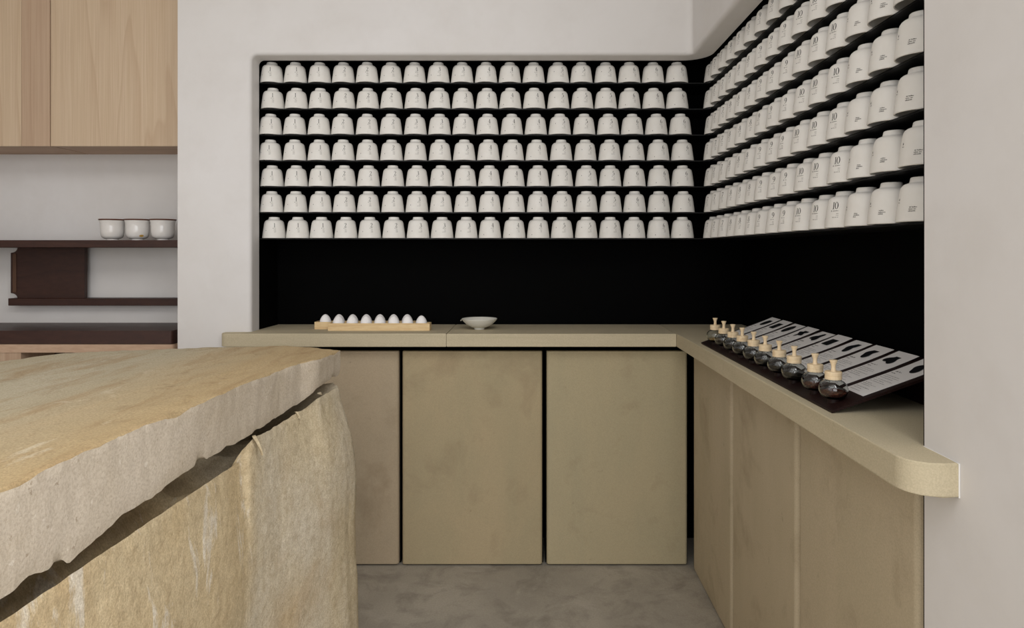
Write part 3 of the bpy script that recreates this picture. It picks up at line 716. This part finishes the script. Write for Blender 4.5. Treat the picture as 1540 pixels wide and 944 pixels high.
# cards
def outline(kind):
    R_ = []
    n = 36
    for i in range(n):
        a = 2*PI*i/n; c_, s_ = math.cos(a), math.sin(a)
        if kind == 'oval': r = (1.0, .62)
        elif kind == 'rect':
            q = max(abs(c_)/.95, abs(s_)/.62); R_.append((c_/q, s_/q)); continue
        elif kind == 'leaf':
            r0 = 1+.28*math.sin(5*a)+.15*math.sin(9*a+1); r = (r0*.85, r0*.62)
        elif kind == 'bean': r0 = 1+.25*math.cos(2*a)-.22*math.sin(3*a); r = (r0*.85, r0*.6)
        elif kind == 'wing': r0 = 1+.3*math.cos(3*a+.6); r = (r0*.85, r0*.6)
        R_.append((r[0]*c_, r[1]*s_))
    return R_
KIND = ['oval', 'rect', 'oval', 'leaf', 'wing', 'rect', 'bean', 'bean', 'wing', 'bean']
PICT = ['an oval', 'a rectangular', 'a leaning oval', 'a leaf-cluster', 'a notched oval', 'a broad rectangular', 'a bean-shaped', 'a lobed', 'a three-cornered', 'a half hidden']
cw, s0, s1 = .0775, (.636-XB)/math.cos(SLOPE), (.800-XB)/math.cos(SLOPE)
pitch = (Y1B-Y0B-.012)/10
def on_slope(bm, s_, y, h): return bm.verts.new((s_*math.cos(SLOPE)-h*math.sin(SLOPE)+.0017, y, s_*math.sin(SLOPE)+h*math.cos(SLOPE)))
for j in range(10):
    yc = Y1B-.006-pitch*(j+.5)
    t = empty('tasting_card', (XB, yc, HC))
    bm = bmesh.new(); top = bt+.0003; lift = random.uniform(.0005, .004)
    g0 = []
    for i in range(7):
        u = i/6; s_ = s0+(s1-s0)*u; hh = lift*max(0, u-.5)**2*4
        g0.append([on_slope(bm, s_, -cw/2, top+hh), on_slope(bm, s_, cw/2, top+hh), on_slope(bm, s_, cw/2, top+hh+.0006), on_slope(bm, s_, -cw/2, top+hh+.0006)])
    for A, B in zip(g0, g0[1:]):
        for i in range(4): bm.faces.new((A[i], A[(i+1) % 4], B[(i+1) % 4], B[i]))
    bm.faces.new(g0[0]); bm.faces.new(g0[-1])
    link('paper', finish(bm, 'paper'), 'card_paper', t)
    bm = bmesh.new(); hs = top+.0009
    sc = s0+(s1-s0)*.80; lf = lift*.3**2*4
    bm.faces.new([on_slope(bm, sc+.0235*a, .004*(j % 3-1)+.029*b, hs+lf+.0005) for a, b in outline(KIND[j])])
    link('picture_print', finish(bm, 'picture_print'), 'picture_ink', t)
    bm = bmesh.new()
    def mark(sa, sb, ya, yb):
        bm.faces.new([on_slope(bm, sa, ya, hs), on_slope(bm, sb, ya, hs), on_slope(bm, sb, yb, hs), on_slope(bm, sa, yb, hs)])
    Lc = s1-s0
    # text runs across the card (along its width), lines stacked down the slope; the card is read from the front edge
    def textline(u, y0_, y1_, h):
        y = y0_; s_ = s0+Lc*u
        while y > y1_:
            w_ = h*random.uniform(.35, .8)
            if random.random() > .16: mark(s_, s_+h*random.choice((.6, .6, 1)), y, y-w_*.75)
            y -= w_
    textline(.60, .033, .010, .0040); textline(.555, .033, .018, .0030)
    for u, ln in ((.49, .050), (.455, .058), (.42, .046), (.37, .060), (.335, .040), (.30, .054), (.245, .022), (.215, .048), (.185, .036), (.13, .050), (.095, .030), (.05, .040)):
        textline(u, .033, .033-ln, .0016)
    link('text_print', finish(bm, 'text_print'), 'card_ink', t)['kind'] = 'stuff'
    tag(t, '%s white card from the far end of the board, with %s picture' % (ROWN[j], PICT[j]), 'card', 'white cards on the tasting board')

# ------------------------------------------------------------------ recess at the left: timber cabinets, dark shelves, three cups
RB = 3.0485
t = tag(empty('timber_wall_cabinet', (-1.655, 2.80, 1.6426)), 'pale timber wall cabinet with cathedral grain, next to the white pier', 'cabinet', 'pale timber wall cabinets')
link('body', box('body', -.308, .305, .0215, RB-2.80, 0, 1.2), 'pale_timber_across', t)
link('door', box('door', -.3105, .307, 0, .021, -.002, 1.2, .0012, 1), 'pale_timber', t)
t = tag(empty('timber_wall_cabinet', (-2.305, 2.80, 1.6426)), 'pinkish timber wall cabinet made of two boards, at the left picture edge', 'cabinet', 'pale timber wall cabinets')
link('body', box('body', -.335, .335, .0215, RB-2.80, 0, 1.2), 'pale_timber_across', t)
dr = link('door', box('door', -.335, -.0, .0005, .021, -.002, 1.2, .0008, 1), 'pale_timber', t)
xs = (32-797)*2.8/1027+2.305
link('plank', box('plank', .0004, xs-.0004, 0, .021, -.002, 1.2, .0006, 1), 'pale_timber', t)
link('plank', box('plank', xs+.0004, .3365, 0, .021, -.002, 1.2, .0006, 1), 'pale_timber_pink', t)
o = link('upper_shelf', box('upper_shelf', -2.64, PX-.001, 2.80, RB, 1.2255, 1.2555, .0015, 1), 'dark_timber')
o.name = 'dark_wall_shelf'; tag(o, 'long dark brown wall shelf with three cups standing on it', 'shelf')
o = link('dark_wall_rail', box('dark_wall_rail', -2.2817, PX-.001, 2.985, RB, .9725, 1.0044, .0015, 1), 'dark_timber')
tag(o, 'dark brown rail fixed to the wall below the sliding panel', 'rail')
# divider panel with scalloped corners on its left edge
zl, zh = 1.0047, 1.2252; xl, xm, xr = -2.281, -2.252, -1.957; rc = .021
pts = [(xr, zl), (xr, zh), (xm, zh)]
pts += [(xl+.003+(xm-xl-.003)*math.cos(a), zh-rc*math.sin(a)*1.0) for a in [PI/2*i/6 for i in range(1, 7)]]
pts += [(xl, zh-rc-.002), (xl, zl+rc+.002)]
pts += [(xl+.003+(xm-xl-.003)*math.sin(a), zl+rc*math.cos(a)) for a in [PI/2*i/6 for i in range(0, 6)]]
pts += [(xm, zl)]
t = tag(empty('divider_panel', (0, 0, 0)), 'dark brown sliding panel with scooped left edge between wall shelf and rail', 'panel')
link('panel', prism('panel', pts, 'y', 3.0, 3.02, None, 40), 'dark_timber', t)
link('edge_strip', box('edge_strip', xl+.010, xm-.003, 2.9965, 3.0, zl+rc+.004, zh-rc-.004, .001, 1), 'dark_edge', t)
# low counter of the recess
t = tag(empty('dark_topped_counter', (0, 2.74, 0)), 'low timber counter with a thick dark brown top under the wall shelves', 'counter')
xr = -1.435
bm = bmesh.new(); add_box(bm, -2.64, xr, 0, RB-2.74, .838, .8915)
ed = [e for e in bm.edges if abs(e.verts[0].co.x-xr) < 1e-4 and abs(e.verts[1].co.x-xr) < 1e-4 and abs(e.verts[0].co.y) < 1e-4 and abs(e.verts[1].co.y) < 1e-4]
bmesh.ops.bevel(bm, geom=ed, offset=.012, segments=4, profile=.5, affect='EDGES')
link('dark_top', finish(bm, 'dark_top', 35), 'dark_timber', t)
bm = bmesh.new(); add_box(bm, -2.64, xr+.004, .002, RB-2.74, .803, .836)
ed = [e for e in bm.edges if abs(e.verts[0].co.x-xr-.004) < 1e-4 and abs(e.verts[1].co.x-xr-.004) < 1e-4 and e.verts[0].co.y < .01 and e.verts[1].co.y < .01]
bmesh.ops.bevel(bm, geom=ed, offset=.012, segments=4, profile=.5, affect='EDGES')
link('timber_rail', finish(bm, 'timber_rail', 35), 'pale_timber_across', t)
link('leg_panel', box('leg_panel', -2.64, -2.047, .006, .30, 0, .803), 'pale_timber_pink', t)
link('leg_panel', box('leg_panel', -1.50, xr, .006, .30, 0, .803), 'pale_timber_pink', t)
link('back_panel', box('back_panel', -2.047, -1.50, .20, .22, 0, .803), 'dark_timber', t)
# three cups
cup3 = [(0, .004), (.019, .004), (.020, 0), (.0228, 0), (.0222, .0055), (.0300, .0075), (.0380, .0120), (.0424, .0205), (.0442, .034), (.0450, .055), (.0458, .072), (.0492, .0835)]
rim3 = [(.0495, .0832), (.0512, .0870), (.0513, .0885), (.0500, .0890), (.0486, .0880), (.0470, .0835)]
in3 = [(.0470, .0835), (.0448, .074), (.0425, .040), (.039, .022), (.030, .012), (0, .010)]
me3 = lathe('glazed_cup', cup3+in3, 40, 45); me3.materials.append(M['glazed_ceramic'])
rm3 = lathe('brown_rim', rim3, 40, 60, True); rm3.materials.append(M['brown_rim'])
for px_, lab in ((169, 'glossy white cup with brown rim, leftmost of three on the dark shelf'), (207, 'glossy white cup with an ochre spot, in the middle on the dark shelf'), (245, 'glossy white cup with brown rim beside the white pier')):
    x = (px_-797)*2.87/1027
    t = tag(empty('glazed_cup', (x, 2.87, 1.2556)), lab, 'cup', 'glazed cups on the dark shelf')
    link('cup_body', me3, None, t); link('brown_rim', rm3, None, t)
    if px_ == 207:
        bm = bmesh.new(); vv = []
        ctr = []
        for i in range(10):
            a = 2*PI*i/10; th = .85+.20*math.cos(a); z = .0185+.0045*math.sin(a); r = .0424+(z-.0205)*.45
            vv.append(bm.verts.new(((r+.0022)*math.sin(th), -(r+.0022)*math.cos(th), z)))
        bm.faces.new(vv); link('ochre_spot', finish(bm, 'ochre_spot'), 'ochre_spot', t)
